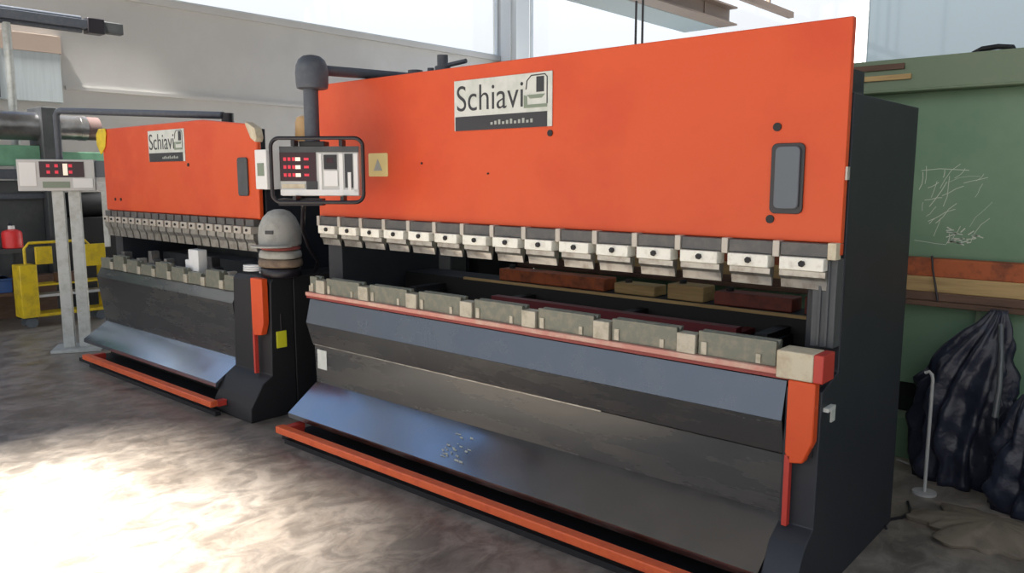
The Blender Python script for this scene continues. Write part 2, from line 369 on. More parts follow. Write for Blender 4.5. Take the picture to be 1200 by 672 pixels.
# worn white scuff on the kick plate, sticker
l = mk(pb)
for k in range(26):
    t = random.random(); zz = .19+.10*t; yy = 2.812+(zz-.165)/(.332-.165)*.233
    x = -2.95+random.uniform(-.09, .09)
    ax = Vector((1, random.uniform(-.6, .6)*1.2, 0))
    l.box(x, x+random.uniform(.006, .028), yy-.006, yy-.003, zz, zz+random.uniform(.003, .012))
l.build('scuff', 'signgrey', pb)['kind'] = 'stuff'
plabel(mk(pb).box(X0+.03, X0+.13, 3.034, 3.037, .43, .56).build('sticker', 'signwhite', pb), 'white data sticker on the apron')
# rail and dies
plabel(mk(pb).box(X0, X1-.13, 2.975, 3.065, .928, .952).build('rail', 'rail', pb, bevel=.004), 'worn salmon pink rail along the bed')
mk(pb).box(X0, X1-.13, 2.985, 2.998, .912, .9275).build('rail_edge', 'darkred2', pb)
e = plabel(mk(pb).box(X1-.165, X1-.02, 2.945, 3.065, .925, 1.035).build('rail_end_block', 'cream', pb, bevel=.005), 'cream end block of the rail')
plabel(mk(pb).box(X1-.02, X1+.018, 2.945, 3.065, .925, 1.035).build('end_cap', 'redpaint', e, bevel=.004), 'red cap')
lights = [-1.632-.441*k for k in range(7)]
edges = [AP-.03]+[v for l_ in lights for v in (l_+.046, l_-.046)]
segs = []
prev = -1.235
for lx in lights:
    segs.append((lx+.048, prev)); prev = lx-.048
segs.append((X0+.02, prev))
for a, b in segs:
    if b-a < .05: continue
    y0, y1 = 3.0, 3.06; mid = (y0+y1)/2
    prof = [(y0, .952), (y0, 1.055), (mid-.012, 1.055), (mid, 1.035), (mid+.012, 1.055), (y1, 1.055), (y1, .952)]
    d = mk(pb).prism(prof, 'x', a+.004, b-.004).build('die', 'die', pb, bevel=.002)
    mk(pb).box(a+.02, a+.045, 2.994, 3.0, .957, 1.01).build('die_tab', 'dieclamp', d)
    mk(pb).box(b-.085, b-.065, 2.994, 3.0, .957, .995).build('die_tab', 'dieclamp', d)
for lx in lights:
    c = mk(pb).box(lx-.045, lx+.045, 2.985, 3.05, .952, 1.038).build('die_clamp', 'dieclamp', pb, bevel=.003)
# tool clamps on the ram
for k in range(15):
    x = -1.178-.2217*k
    mk(pb).box(x-.095, x+.095, 3.075, 3.13, 1.392, 1.446).build('clamp_plate', 'dull', pb, bevel=.003)
    wd = .088
    c = mk(pb).box(x-wd, x+wd, 3.05, 3.12, 1.338, 1.39).build('tool_clamp', 'clampwhite', pb, bevel=.004)
    b = mk(pb).cyl((x+.005, 3.05, 1.366), (x+.005, 3.038, 1.366), .013, n=6).build('bolt', 'black', c)
    sp = mk(pb).box(x-.111-.014, x-.111+.014, 3.068, 3.13, 1.385, 1.45).build('spacer', 'spacer', pb, bevel=.002)
    gap = .014 if k % 2 else .006
    prof = [(3.07, 1.336), (3.07, 1.312), (3.088, 1.298), (3.096, 1.262), (3.102, 1.262), (3.108, 1.298), (3.112, 1.336)]
    mk(pb).prism(prof, 'x', x-.1+gap, x+.09).build('punch', 'steel', pb, bevel=.001)
mk(pb).box(X1-.035, X1-.002, 3.07, 3.125, 1.385, 1.45).build('spacer', 'cream', pb, bevel=.002)
# front guard post at the right of the throat
gp = mk(pb).box(X1-.095, X1-.004, 3.10, 3.17, 1.036, 1.385).box(X1-.07, X1-.058, 3.092, 3.10, 1.04, 1.38).box(X1-.04, X1-.028, 3.092, 3.10, 1.04, 1.38)
gp.build('guard_post', 'greydark', pb, bevel=.002)
# orange guard with strip
def guard(root, x0, x1, y, ztop, zbot, zend):
    pol = [(x0, ztop), (x1, ztop), (x1, zbot+.09), (x1-.035, zbot), (x0+.02, zbot-.01), (x0, zbot+.03)]
    g_ = mk(root).prism(pol, 'y', y, y+.05).build('guard', 'orange', root, bevel=.006)
    plabel(g_, 'orange guard plate on the end frame')
    mk(root).box(x0, x0+.022, y, y+.03, zend, zbot+.02).build('guard_strip', 'redpaint', g_, bevel=.002)
guard(pb, X1-.115, X1-.008, 2.945, .923, .60, .33)
mk(pb).box(X1-.10, X1-.02, 2.98, 3.06, .62, .90).build('guard_mount', 'black', pb)
l = mk(pb).box(X1, X1+.006, 3.10, 3.14, .74, .80).box(X1, X1+.02, 3.02, 3.10, .80, .815).build('latch', 'signwhite', pb)
# foot bar
def footbar(root, x0, x1):
    f_ = mk(root).box(x0, x1, 2.675, 2.735, .075, .12).build('foot_bar', 'orange2', root, bevel=.006)
    for xx in (x0, x1-.06):
        mk(root).box(xx, xx+.06, 2.735, 2.86, .07, .11).box(xx+.01, xx+.05, 2.82, 2.86, .0, .07).build('bar_arm', 'redpaint', f_, bevel=.003)
    mk(root).box(x0+.03, x1-.02, 2.72, 2.76, 0.0, .03).build('bar_strip', 'black', f_)  # black strip along the floor under the bar
footbar(pb, X0-.02+.08, X1-.1)
# details of the ram
sign(pb, -3.146, -2.465, 1.95, 2.217, 3.11)
h = mk(pb).prism(rrect(-1.338, -1.204, 1.556, 1.834, .022), 'y', 3.100, 3.11).build('hand_slot', 'signblack', pb, bevel=.002)
plabel(h, 'slate grey rounded handle plate')
mk(pb).prism(rrect(-1.318, -1.218, 1.575, 1.822, .02), 'y', 3.088, 3.1).build('slot_cover', 'slot', h, bevel=.004)
for x, z, r in ((-2.479, 1.917, .016), (-1.322, 1.899, .017), (-1.335, 1.532, .017), (-3.42, 1.78, .006), (-2.9, 1.72, .005)):
    mk(pb).cyl((x, 3.111, z), (x, 3.104, z), r, n=14).build('ram_bolt', 'black', pb)
y_ = plabel(mk(pb).prism(rrect(-3.9, -3.72, 1.705, 1.845, .01), 'y', 3.106, 3.11).build('warning_label', 'yellow_label', pb), 'pale yellow warning label')
mk(pb).prism([(-3.85, 1.74), (-3.77, 1.74), (-3.81, 1.81)], 'y', 3.104, 3.106).build('symbol', 'signgrey', y_)
mk(pb).box(X1+.0, X1+.008, 3.115, 3.14, 1.69, 1.74).build('edge_tab', 'spacer', pb)
# valve behind the ram top
v = mk(pb).cyl((-3.75, 3.6, 2.16), (-3.75, 3.6, 2.40), .05).cyl((-3.75, 3.6, 2.40), (-3.75, 3.6, 2.47), .035).cyl((-3.75, 3.6, 2.40), (-3.56, 3.62, 2.42), .014).cyl((-3.86, 3.6, 2.2), (-3.86, 3.6, 2.40), .022)
plabel(v.build('valve', 'tube', pb), 'dark valve behind the ram top')
v = mk(pb)
for x in (-2.31, -2.27): v.cyl((x, 3.6, 2.16), (x, 3.6, 2.60), .006)
v.build('pipe', 'tube_black', pb)

# ------------------------------------------------------------------ left press brake
L0, L1, LE = -7.83, -5.17, -4.87
pl = thing('press_brake', 'smaller orange press brake further away, with clutter along its bed', 'press brake', ((L0+L1)/2, 3.5, 0))
out = [(L0, 1.395), (L1, 1.395), (L1, 1.98), (L1-.03, 2.04), (L1-.12, 2.085), (-5.95, 2.145), (L0+.05, 2.145), (L0, 2.10)]
plabel(mk(pl).prism(out, 'y', 3.11, 3.15).build('ram', 'orange', pl, bevel=.01), 'orange ram plate with a sloping top corner')
mk(pl).prism([(L1-.06, 1.98), (L1, 1.95), (L1+.02, 1.98), (L1+.0, 2.05), (L1-.12, 2.10), (L1-.13, 2.085)], 'y', 3.10, 3.16).build('ram_corner', 'cream', pl, bevel=.004)
mk(pl).box(L0+.05, L1-.06, 3.15, 3.22, 1.42, 2.05).build('ram_rib', 'navy', pl)
plabel(mk(pl).prism([(L0-.10, 2.00), (L0-.02, 1.91), (L0+.08, 1.98), (L0+.12, 2.10), (L0+.10, 2.15), (L0-.04, 2.15), (L0-.10, 2.10)], 'y', 3.095, 3.11).build('corner_guard', 'yellow', pl, bevel=.01), 'yellow corner guard')
polyL = [(3.17, .0), (3.17, 1.85), (3.95, 1.85), (3.95, 0)]
mk(pl).prism(polyL, 'x', L0, L0+.15).build('side_frame', 'navy', pl, bevel=.004)
mk(pl).prism(polyL, 'x', L1-.15, L1-.003).build('side_frame', 'navy', pl, bevel=.004)
# wide end cabinet with orange guard
cab = mk(pl).prism([(2.80, 0), (2.80, .10), (2.90, .26), (2.975, .31), (2.99, .97), (3.02, 1.0), (3.17, 1.0), (3.17, 0)], 'x', L1-.198, LE).prism([(3.175, 0), (3.175, 1.0), (3.95, 1.0), (3.95, 0)], 'x', L1-.198, LE)
plabel(cab.build('end_cabinet', 'black', pl, bevel=.006), 'black end cabinet')
g1 = L1-.2+.33
guard(pl, -5.03, -4.885, 2.93, 1.0, .60, .31)
t = mk(pl).box(LE, LE+.008, 3.02, 3.10, .50, .62).build('tag', 'lemon', pl, bevel=.002); plabel(t, 'yellow tag on the black end cabinet')
mk(pl).cyl((LE+.004, 3.06, .62), (LE+.004, 3.06, .74), .004).build('string', 'tube_black', t)
LA = L1-.2
mk(pl).box(L0+.15, L1-.15, 3.90, 3.93, .5, 1.6).build('glare_screen', 'greydark', pl)  # dark panel added to hide sunlit floor seen through the throat
mk(pl).box(L0+.15, L1-.15, 3.5, 3.7, 1.6, 1.82).build('top_beam', 'navy', pl)
mk(pl).box(L0, LA, 3.06, 3.17, 0, .86).build('bed', 'black', pl)
mk(pl).box(L0+.15, L1-.15, 3.55, 3.8, .6, .98).build('backgauge_beam', 'greydark', pl)
sheet(pl, [(3.02, .86), (2.975, .775)], L0, LA, 'upper_apron_strip', 'apron')
sheet(pl, [(2.977, .773), (3.03, .34)], L0, LA, 'apron_panel', 'apron')
plabel(mk(pl).prism([(3.03, .345), (2.812, .20), (2.812, .17), (2.83, .17), (2.83, .19), (3.035, .328)], 'x', L0+.02, LA).build('kick_plate', 'lip_skyblue', pl), 'sloping steel kick plate coloured as if reflecting blue sky')
mk(pl).box(L0+.02, LA, 3.045, 3.06, 0, .84).build('apron_backing', 'black', pl)
mk(pl).box(L0+.02, LA, 2.76, 3.045, 0, .03).build('plinth', 'black', pl)
footbar(pl, -7.5, -5.2)
sign(pl, -6.87, -6.23, 1.83, 2.09, 3.11)
h = mk(pl).prism(rrect(-5.425, -5.290, 1.564, 1.844, .022), 'y', 3.095, 3.11).build('hand_slot', 'greydark', pl, bevel=.004)
for x, z in ((-6.19, 1.80), (-7.62, 1.50), (-7.5, 1.50)):
    mk(pl).cyl((x, 3.111, z), (x, 3.104, z), .014, n=12).build('ram_bolt', 'black', pl)
n = 19
for k in range(n):
    x = L0+.1+k*(L1-L0-.18)/(n-1)
    mk(pl).box(x-.055, x+.055, 3.075, 3.13, 1.345, 1.394).build('clamp_plate', 'dull', pl, bevel=.002)
    c = mk(pl).box(x-.05, x+.05, 3.05, 3.12, 1.29, 1.343).build('tool_clamp', 'spacer', pl, bevel=.003)
    mk(pl).cyl((x, 3.05, 1.318), (x, 3.04, 1.318), .010, n=6).build('bolt', 'black', c)
    prof = [(3.07, 1.288), (3.07, 1.25), (3.088, 1.22), (3.096, 1.16), (3.102, 1.16), (3.108, 1.22), (3.112, 1.288)]
    mk(pl).prism(prof, 'x', x-.06, x+.055).build('punch', 'steel', pl)
for k in range(9):
    a = L0+.06+k*.282
    hgt = .955+.02*((k*5) % 3)
    prof = [(3.0, .862), (3.0, hgt), (3.02, hgt), (3.03, hgt-.02), (3.04, hgt), (3.06, hgt), (3.06, .862)]
    mk(pl).prism(prof, 'x', a, a+.21).build('die', 'die', pl, bevel=.002)
    mk(pl).box(a+.215, a+.27, 2.99, 3.055, .862, .93).build('die_clamp', 'dieclamp', pl, bevel=.003)
bx = mk(pl).box(L1+.002, -5.02, 3.09, 3.26, 1.615, 1.895).build('electrical_box', 'white', pl, bevel=.006)
plabel(bx, 'white electrical box at the end of the ram')
s = mk(pl).box(-5.13, -5.05, 3.085, 3.09, 1.71, 1.80).build('box_window', 'signgreen', bx)

# ------------------------------------------------------------------ control pendant of the main machine
def pendant(root, w, hgt, top_z):
    """origin at the panel's centre; front is local -y"""
    d = .12
    B = MB().box(-w/2, w/2, 0, d, -hgt/2, hgt/2).build('panel_box', 'panelgrey', root, bevel=.008)
    # local drawing helper: u,v in 0..1 from the top left
    def rect(u0, v0, u1, v1, name, m, par, proud=.004, bev=0):
        x0, x1 = -w/2+w*u0, -w/2+w*u1; z1, z0 = hgt/2-hgt*v0, hgt/2-hgt*v1
        return MB().box(x0, x1, -proud, .001, z0, z1).build(name, m, par, bevel=bev)
    rect(.0, .0, 1, .12, 'top_strip', 'greydark', B)
    D = plabel(rect(.0, .12, .46, .70, 'display', 'maroon', B, .005), 'dark red digital display')
    for r in range(3):
        v = .22+.16*r
        for c in range(3): rect(.05+.055*c, v, .085+.055*c, v+.07, 'digit', 'led', D, .007)
        rect(.20, v, .265, v+.075, 'lamp', 'ledpale', D, .007, .001)
        rect(.31, v+.01, .37, v+.06, 'digit', 'led', D, .007)
    rect(.02, .76, .31, .84, 'nameplate', 'cream', B, .005)
    rect(.33, .70, .47, .87, 'key_block', 'signblack', B, .006)
    rect(.495, .15, .53, .92, 'divider', 'white', B, .005)
    sc = rect(.56, .17, .72, .46, 'screen', 'tube_black', B, .007); rect(.60, .23, .68, .33, 'screen_glow', 'maroon', sc, .008)
    kp = rect(.56, .49, .73, .80, 'keypad', 'white', B, .007)
    rect(.75, .15, .80, .92, 'divider', 'white', B, .005)
    sl = rect(.82, .15, .92, .83, 'slider_slot', 'signblack', B, .005); rect(.86, .52, .90, .88, 'slider', 'white', sl, .01)
    rect(.935, .15, .985, .92, 'divider', 'white', B, .006)
    rect(.0, .87, .99, .985, 'lower_strip', 'white', B, .006)
    # bumper rail
    ow, oh = w/2+.035, hgt/2+.035
    pts = [(x, -.045, z) for x, z in rrect(-ow, ow, -oh, oh+.01, .05, 6)]
    MB().tube(pts, .011, 10, closed=True).build('bumper_rail', 'tube_black', root, smooth=True)
    for x in (-w*.3, w*.3):
        for zz, sg in ((hgt/2, 1), (-hgt/2, -1)):
            MB().box(x-.01, x+.01, -.045, .03, zz if sg > 0 else zz-.035, zz+.035 if sg > 0 else zz).build('rail_bracket', 'tube_black', root)
    MB().box(-.12, .03, .01, .11, hgt/2, hgt/2+.03).build('mount', 'tube_black', root, bevel=.004)
    return B
ang = math.radians(38)
pr = thing('control_pendant', 'swing-arm control pendant with dark red display hanging before the larger orange press brake', 'control panel', (-3.89, 2.74, 1.735), ang)
pendant(pr, .465, .285, 2.3)
px = -.055
MB().cyl((px, .06, .17), (px, .06, .50), .043, n=24).build('pole', 'tube', pr, smooth=True)
el = MB().lathe([(.072, .47), (.088, .475), (.092, .50), (.094, .56), (.090, .60), (.075, .635), (.05, .655), (.02, .662), (.004, .663)], (px+.01, .06, 0))
el.build('elbow', 'tube', pr, smooth=True)
# arm heads along world +Y
def inv(p): return Matrix.Rotation(-ang, 4, 'Z') @ (Vector(p)-Vector((-3.89, 2.74, 1.735)))
e0 = Matrix.Rotation(ang, 4, 'Z') @ Vector((px, .06, .585)) + Vector((-3.89, 2.74, 1.735))
MB().cyl(inv(e0+Vector((0, .06, .0))), inv((-4.02, 3.62, 2.352)), .03, n=18).build('arm', 'tube', pr, smooth=True)
MB().cyl(inv((-4.02, 3.61, 2.16)), inv((-4.02, 3.61, 2.40)), .05, n=20).build('pivot', 'tube', pr, smooth=True)
# cable from the pendant down to the cabinet
MB().tube([(-.13, .09, -.14), (-.135, .1, -.20), inv((-4.50, 3.02, 1.36)), inv((-4.70, 3.20, 1.22)), inv((-4.80, 3.34, 1.10)), inv((-4.92, 3.40, 1.014))], .014, 10).build('cable', 'tube_black', pr, smooth=True)
plabel(MB().box(-.26, .0, .03, .10, -.20, -.158).build('underside_bracket', 'tube_black', pr), 'black bracket under the panel')

# ------------------------------------------------------------------ left console on posts
ang2 = math.radians(60); c0 = Vector((-8.40, 2.85, 0))
pc = thing('control_console', 'grey control console standing on two pale posts, left of the smaller press brake', 'control panel', c0, ang2)
for x in (.04, .18):
    q = MB().box(x-.05, x+.05, -.02, .02, .03, 1.57).box(x-.05, x-.04, .02, .05, .03, 1.57).box(x+.04, x+.05, .02, .05, .03, 1.57)
    q.build('post', 'postgrey', pc, bevel=.002)
MB().box(-.10, .34, -.16, .2, 0, .03).build('base_plate', 'postgrey', pc, bevel=.003)
B = MB().box(-0.280, 0.380, -.06, .10, 1.57, 1.87).build('console_box', 'panelgrey', pc, bevel=.006)
D = MB().box(-0.090, 0.290, -.066, -.06, 1.70, 1.85).build('display', 'maroon', B)
for r in range(2):
    for x in (-.27, -.2, -.08): MB().box(x+.24, x+.27, -.069, -.066, 1.735+.06*r, 1.765+.06*r).build('digit', 'led', D)
MB().box(0.110, 0.150, -.069, -.066, 1.72, 1.83).build('lamp', 'ledpale', D)
MB().box(-0.260, -0.120, -.066, -.06, 1.62, 1.84).build('keypad', 'white', B)
MB().box(0.190, 0.360, -.07, -.06, 1.60, 1.69).build('lower_plate', 'white', B)
MB().box(-0.070, 0.160, -.066, -.06, 1.60, 1.66).build('nameplate', 'signgreen', B)
MB().box(0.380, 0.47, -.04, .0, 1.57, 1.66).box(.40, .44, -.045, -.04, 1.60, 1.64).build('bracket', 'panelgrey', pc, bevel=.003)
MB().box(0.42, 0.47, -.04, .0, 1.02, 1.57).build('sensor_bar', 'postgrey', pc, bevel=.003)
MB().box(0.381, 0.48, -.03, .05, 1.70, 1.86).build('switch_box', 'slot', pc, bevel=.004)
i2 = lambda p: Matrix.Rotation(-ang2, 4, 'Z') @ (Vector(p)-c0)
top = 2.33
dx = Matrix.Rotation(ang2, 4, 'Z') @ Vector((.07, .03, 0)) + c0
MB().tube([i2((dx.x, dx.y, 1.87)), i2((dx.x, dx.y, top-.04)), i2((dx.x+.02, dx.y+.01, top-.01)), i2((dx.x+.06, dx.y+.02, top)), i2((-6.10, 3.38, 2.20))], .03, 12).build('arm', 'tube', pc, smooth=True)
MB().cyl(i2((-6.10, 3.42, 1.82)), i2((-6.10, 3.42, 2.22)), .05).build('pivot', 'tube_black', pc, smooth=True)

# ------------------------------------------------------------------ cap and cloths on the black end cabinet
cx_, cy_ = -5.06, 3.02
cx_, cy_ = -4.93, 3.12
def cloth(z0, z1, r, m, name, label, cat):
    o = MB().lathe([(r*.8, z0), (r, z0+.008), (r*1.02, (z0+z1)/2), (r*.98, z1-.006), (r*.85, z1)], (cx_, cy_, 0), wob=.04, sy=.85).build(name, m, smooth='all')
    return tag(o, label, cat, 'folded cloths piled under the grey cap')
CG = 'folded cloths piled under the grey cap'
cloth(1.0, 1.07, .155, 'tube_black', 'folded_cloth', 'black folded cloth at the bottom of the pile under the grey cap', 'cloth')
cloth(1.07, 1.13, .165, 'ragbrown', 'folded_cloth', 'brown folded cloth in the pile under the grey cap', 'cloth')
cloth(1.13, 1.19, .16, 'cap', 'folded_cloth', 'pale grey folded cloth in the pile under the grey cap', 'cloth')
cloth(1.19, 1.22, .155, 'ragred', 'folded_cloth', 'reddish folded cloth directly under the grey cap', 'cloth')
capt = thing('cap', 'dusty grey peaked cap on the pile of cloths between the two press brakes', 'cap', (cx_, cy_, 1.22), math.radians(-60))
MB().lathe([(.142, 0), (.146, .02), (.144, .08), (.136, .14), (.112, .20), (.075, .24), (.035, .256), (.01, .258)], (0, 0, 0), wob=.02, sx=1.08).build('crown', 'cap', capt, smooth='all')
MB().prism([(.12*math.cos(a)*1.0+.06, .15*math.sin(a)) for a in [(-PI/2)+PI*i/10 for i in range(11)]], 'z', .0, .012).build('peak', 'cap', capt, bevel=.003).location = (.06, 0, .0)
MB().box(.145, .156, -.03, .03, .09, .115).build('badge', 'signblack', capt, bevel=.002)
hose = []
for i in range(46):
    a = 2*PI*i/15; hose.append((-5.255+.09*math.cos(a)*(1-.02*i/15), 3.09+.055*math.sin(a), 1.012+.010*i/15*1.6))
o = MB().tube(hose, .007, 8).build('coiled_cable', 'white', smooth=True)
tag(o, 'pale coiled cable lying on the black end cabinet at the left of the cap', 'cable')

# ------------------------------------------------------------------ clutter on the smaller press brake's bed
t = MB().box(-6.22, -6.06, 3.08, 3.16, .862, 1.12).box(-6.30, -6.22, 3.09, 3.15, .862, 1.03).build('white_box', 'white', bevel=.006)
tag(t, 'white box with a step standing on the bed of the smaller press brake', 'box')
cl = [(-7.70, .10, .09, 'steel', 'leftmost'), (-7.45, .14, .16, 'dull', ''), (-7.15, .10, .12, 'spacer', ''), (-6.9, .13, .20, 'dull', ''), (-6.62, .10, .15, 'steel', ''), (-5.86, .14, .22, 'black', ''), (-5.6, .10, .12, 'spacer', '')]
lab = ['small grey tool block at the far left end of the smaller press brake\'s bed', 'dark notched tool block second from the left on the smaller press brake\'s bed',
       'pale tool block third from the left on the smaller press brake\'s bed', 'tall dark tool block left of the white box on the smaller press brake\'s bed',
       'steel tool block just left of the white box on the smaller press brake\'s bed', 'tall black tool block right of the white box on the smaller press brake\'s bed',
       'pale tool block at the right end of the smaller press brake\'s bed']
for (x, w_, h_, mm, _), lb in zip(cl, lab):
    o = MB().prism([(x-w_/2, .862), (x+w_/2, .862), (x+w_/2, .862+h_*.6), (x+w_*.2, .862+h_*.65), (x+w_*.15, .862+h_), (x-w_*.3, .862+h_), (x-w_*.35, .862+h_*.5), (x-w_/2, .862+h_*.5)], 'y', 3.075, 3.15).build('tool_block', mm, bevel=.004)
    tag(o, lb, 'tool block', 'tool blocks standing on the smaller press brake')

# ------------------------------------------------------------------ green press behind on the right
GX0, GX1 = -4.35, 2.6
gm = thing('green_press', 'large green press behind the orange press brake, with scratched panel', 'press', (-.6, 5.5, 0))
Gm = lambda: Off(gm)
Gm().box(GX0, GX1, 5.05, 5.9, 2.195, 2.385).box(GX0, GX1, 5.04, 5.05, 2.195, 2.21).build('header', 'green', gm, bevel=.006)
Gm().box(GX0+.1, GX1-.1, 5.16, 5.30, .985, 2.195).build('panel', 'green_panel', gm, bevel=.004)
Gm().box(GX0, GX1, 5.02, 5.32, .955, .985).build('table', 'brown', gm, bevel=.004)
for a, b in ((GX0, GX0+.2), (GX1-.2, GX1)): Gm().box(a, b, 5.32, 5.9, 0, 2.195).build('side_frame', 'green', gm)
Gm().box(GX0+.1, GX1-.1, 5.12, 5.3, .46, .955).build('apron', 'green_panel', gm, bevel=.004)
Gm().box(GX0+.1, GX1-.1, 5.2, 5.31, .26, .46).build('recess', 'black', gm)
Gm().box(GX0+.1, GX1-.1, 5.06, 5.3, 0, .25).build('plinth', 'green_panel', gm, bevel=.004)
for x in (-.95, -.2, .8): Gm().box(x, x+.03, 5.10, 5.12, .46, .95).build('apron_rib', 'green', gm, bevel=.003)
h = Gm().tube([(-1.13, 5.4, 2.385), (-1.13, 5.4, 2.42), (-1.08, 5.4, 2.445), (-1.0, 5.4, 2.45), (-.93, 5.4, 2.44), (-.9, 5.4, 2.385)], .016, 10).box(-1.16, -.87, 5.36, 5.44, 2.385, 2.40)
plabel(h.build('lifting_eye', 'black', gm, smooth=True), 'dark lifting handle on the header')
for z0, z1, x1 in ((2.325, 2.358, -1.40), (2.265, 2.295, -1.36)):
    p = Gm().box(-1.75, x1, 5.035, 5.05, z0, z1)
    plabel(p.build('worn_strip', 'brown' if z0 > 2.3 else 'tan', gm, bevel=.002), 'worn brown strip on the header')
ck = Gm(); rnd = random.Random(3)
def stroke(mb, pts, w):
    for (x0, z0), (x1, z1) in zip(pts, pts[1:]):
        d = Vector((x1-x0, 0, z1-z0)); nrm = Vector((-d.z, 0, d.x)).normalized()*w/2
        a, b = Vector((x0, 5.158, z0)), Vector((x1, 5.158, z1))
        vs = [mb.bm.verts.new(p) for p in (a-nrm, b-nrm, b+nrm, a+nrm)]; vs2 = [mb.bm.verts.new(v.co+Vector((0, .003, 0))) for v in vs]
        mb.bm.faces.new(vs); mb.bm.faces.new(vs2[::-1])
        for i in range(4): mb.bm.faces.new((vs[i], vs2[i], vs2[(i+1) % 4], vs[(i+1) % 4]))
for k in range(26):
    x, z = rnd.uniform(-1.32, -1.0), rnd.uniform(1.30, 1.72); a = rnd.choice((.1, 1.3, 1.0, 1.45, .5)); l_ = rnd.uniform(.04, .18)
    p = [(x, z)]
    for j in range(3): a += rnd.uniform(-.4, .4); p.append((p[-1][0]+l_/3*math.cos(a), min(2.1, p[-1][1]+l_/3*math.sin(a))))
    stroke(ck, p, rnd.uniform(.0015, .004))
for k in range(20):
    x, z = rnd.uniform(-1.15, -1.0), rnd.uniform(1.32, 1.42)
    stroke(ck, [(x, z), (x+rnd.uniform(.02, .06), z+rnd.uniform(-.02, .03))], .006)
stroke(ck, [(-1.30, 1.74), (-1.2, 1.75), (-1.05, 1.74)], .004)
plabel(ck.build('scratch_marks', 'chalk', gm), 'pale scratches and chalk marks')['kind'] = 'stuff'

def plank(x0, x1, y0, y1, z0, z1, m, lb):
    o = MB().box(x0, x1, y0, y1, z0, z1).build('timber_beam', m, bevel=.006); tag(o, lb, 'timber beam', 'beams and boards stacked on the green press'); return o
plank(-4.1, 1.9, 5.06, 5.15, 1.125, 1.23, 'rust', 'rust-orange beam lying topmost on the green press\'s table')
plank(-3.9, 2.1, 5.05, 5.155, 1.035, 1.125, 'tan', 'tan timber beam directly under the rust-orange beam on the green press')
plank(-4.2, 2.2, 5.04, 5.16, .985, 1.035, 'brown', 'thin dark brown board under the tan timber beam on the green press')
o = MB().tube([(-1.18, 5.03, 1.25), (-1.17, 5.03, 1.17), (-1.15, 5.025, 1.08), (-1.13, 5.02, .99)], .006, 8).build('strap', 'tube_black', smooth=True)
tag(o, 'thin black strap hanging over the timber beams on the green press', 'strap')

# ------------------------------------------------------------------ black plastic sheeting and rod
def tarp(name, prof, cx, cy, seed, m, label, cat, n=72, dirx=1.0, diry=.5, folds=11, hang=.16):
    rd = random.Random(seed); ph = [rd.uniform(0, 6.28) for _ in range(8)]
    mb = MB(); rings = []
    K = 34; z0, z1 = prof[0][0], prof[-1][0]
    def interp(z):
        for (za, ra, oa), (zb, rb, ob) in zip(prof, prof[1:]):
            if z <= zb+1e-6:
                t = (z-za)/(zb-za); return ra+(rb-ra)*t, oa+(ob-oa)*t
        return prof[-1][1:]
    for k in range(K+1):
        z = z0+(z1-z0)*k/K; r, o_ = interp(z); ring = []
        for i in range(n):
            a = 2*PI*i/n
            f = 1+hang*math.sin(folds*a+ph[0]+2.2*math.sin(z*5+ph[1]))+.10*math.sin(5*a+ph[2]+z*7)+.06*math.sin(17*a+ph[3]-z*13)+.05*math.sin(z*31+3*a+ph[4])+.035*math.sin(z*23-9*a+ph[5])+.03*math.sin(z*47+13*a+ph[6])
            ring.append(mb.bm.verts.new((cx+o_+r*f*math.cos(a)*dirx, cy+r*f*math.sin(a)*diry, z)))
        rings.append(ring)
    for A, B in zip(rings, rings[1:]):
        for i in range(n): mb.bm.faces.new((A[i], A[(i+1) % n], B[(i+1) % n], B[i]))
    mb.bm.faces.new(rings[0][::-1]); mb.bm.faces.new(rings[-1])
    o = mb.build(name, m, smooth='all'); return tag(o, label, cat)
tarp('plastic_sheeting', [(0, .20, 0), (.3, .215, 0), (.55, .205, 0), (.72, .165, .03), (.84, .12, .08), (.92, .07, .12), (1.0, .035, .14)], -.93, 4.84, 4, 'bag',
     'tall bundle of crumpled black plastic sheeting leaning by the green press', 'plastic sheeting')
tarp('plastic_bag', [(0, .20, 0), (.12, .23, 0), (.3, .19, -.02), (.46, .12, -.05), (.56, .06, -.08), (.62, .03, -.08)], -.50, 4.60, 9, 'bag',
     'lower black plastic bag at the right edge of the picture', 'plastic bag', folds=8)
o = MB().tube([(-.74, 4.66, .46), (-.735, 4.68, .62), (-.745, 4.72, .78), (-.77, 4.79, .93)], [.018, .013, .011, .014], 10).build('film_strip', 'film', smooth=True)
tag(o, 'cloudy clear film strip hanging down between the two black plastic bundles', 'plastic film')
tarp('brown_sheet', [(0.0, .30, 0), (.02, .31, 0), (.045, .24, .0), (.07, .14, .02), (.085, .03, .03)], -.66, 4.20, 12, 'sack',
     'dusty brown sheet heaped low on the floor before the black plastic bundles', 'sheet', folds=6, hang=.10, diry=.75)
rod = thing('upright_rod', 'thin pale grey upright rod before the tall black plastic bundle', 'rod', (-1.02, 4.55, 0))
MB().cyl((0, 0, .012), (0.0, 0, .64), .009, n=12).build('shaft', 'rod', rod, smooth=True)
MB().cyl((0, 0, 0), (0, 0, .012), .06, n=24).build('base', 'rod', rod)
MB().tube([(0, 0, .635), (-.005, 0, .66), (-.02, 0, .675), (-.04, 0, .665)], .009, 10).build('hook', 'rod', rod, smooth=True)
o = MB().tube([(-1.05, 4.35, .008), (-1.0, 4.22, .008), (-1.02, 4.12, .008), (-1.08, 4.02, .008), (-1.04, 3.94, .008)], .008, 8).build('floor_cable', 'tube_black', smooth=True)
tag(o, 'black cable curling on the floor beside the black plastic bundle', 'cable')
o = MB().tube([(-1.28, 4.98, .008), (-1.15, 4.93, .008), (-1.05, 4.97, .008), (-.98, 4.9, .010)], .007, 8).build('floor_cable', 'rod', smooth=True)
tag(o, 'pale cable end on the floor at the foot of the green press', 'cable')

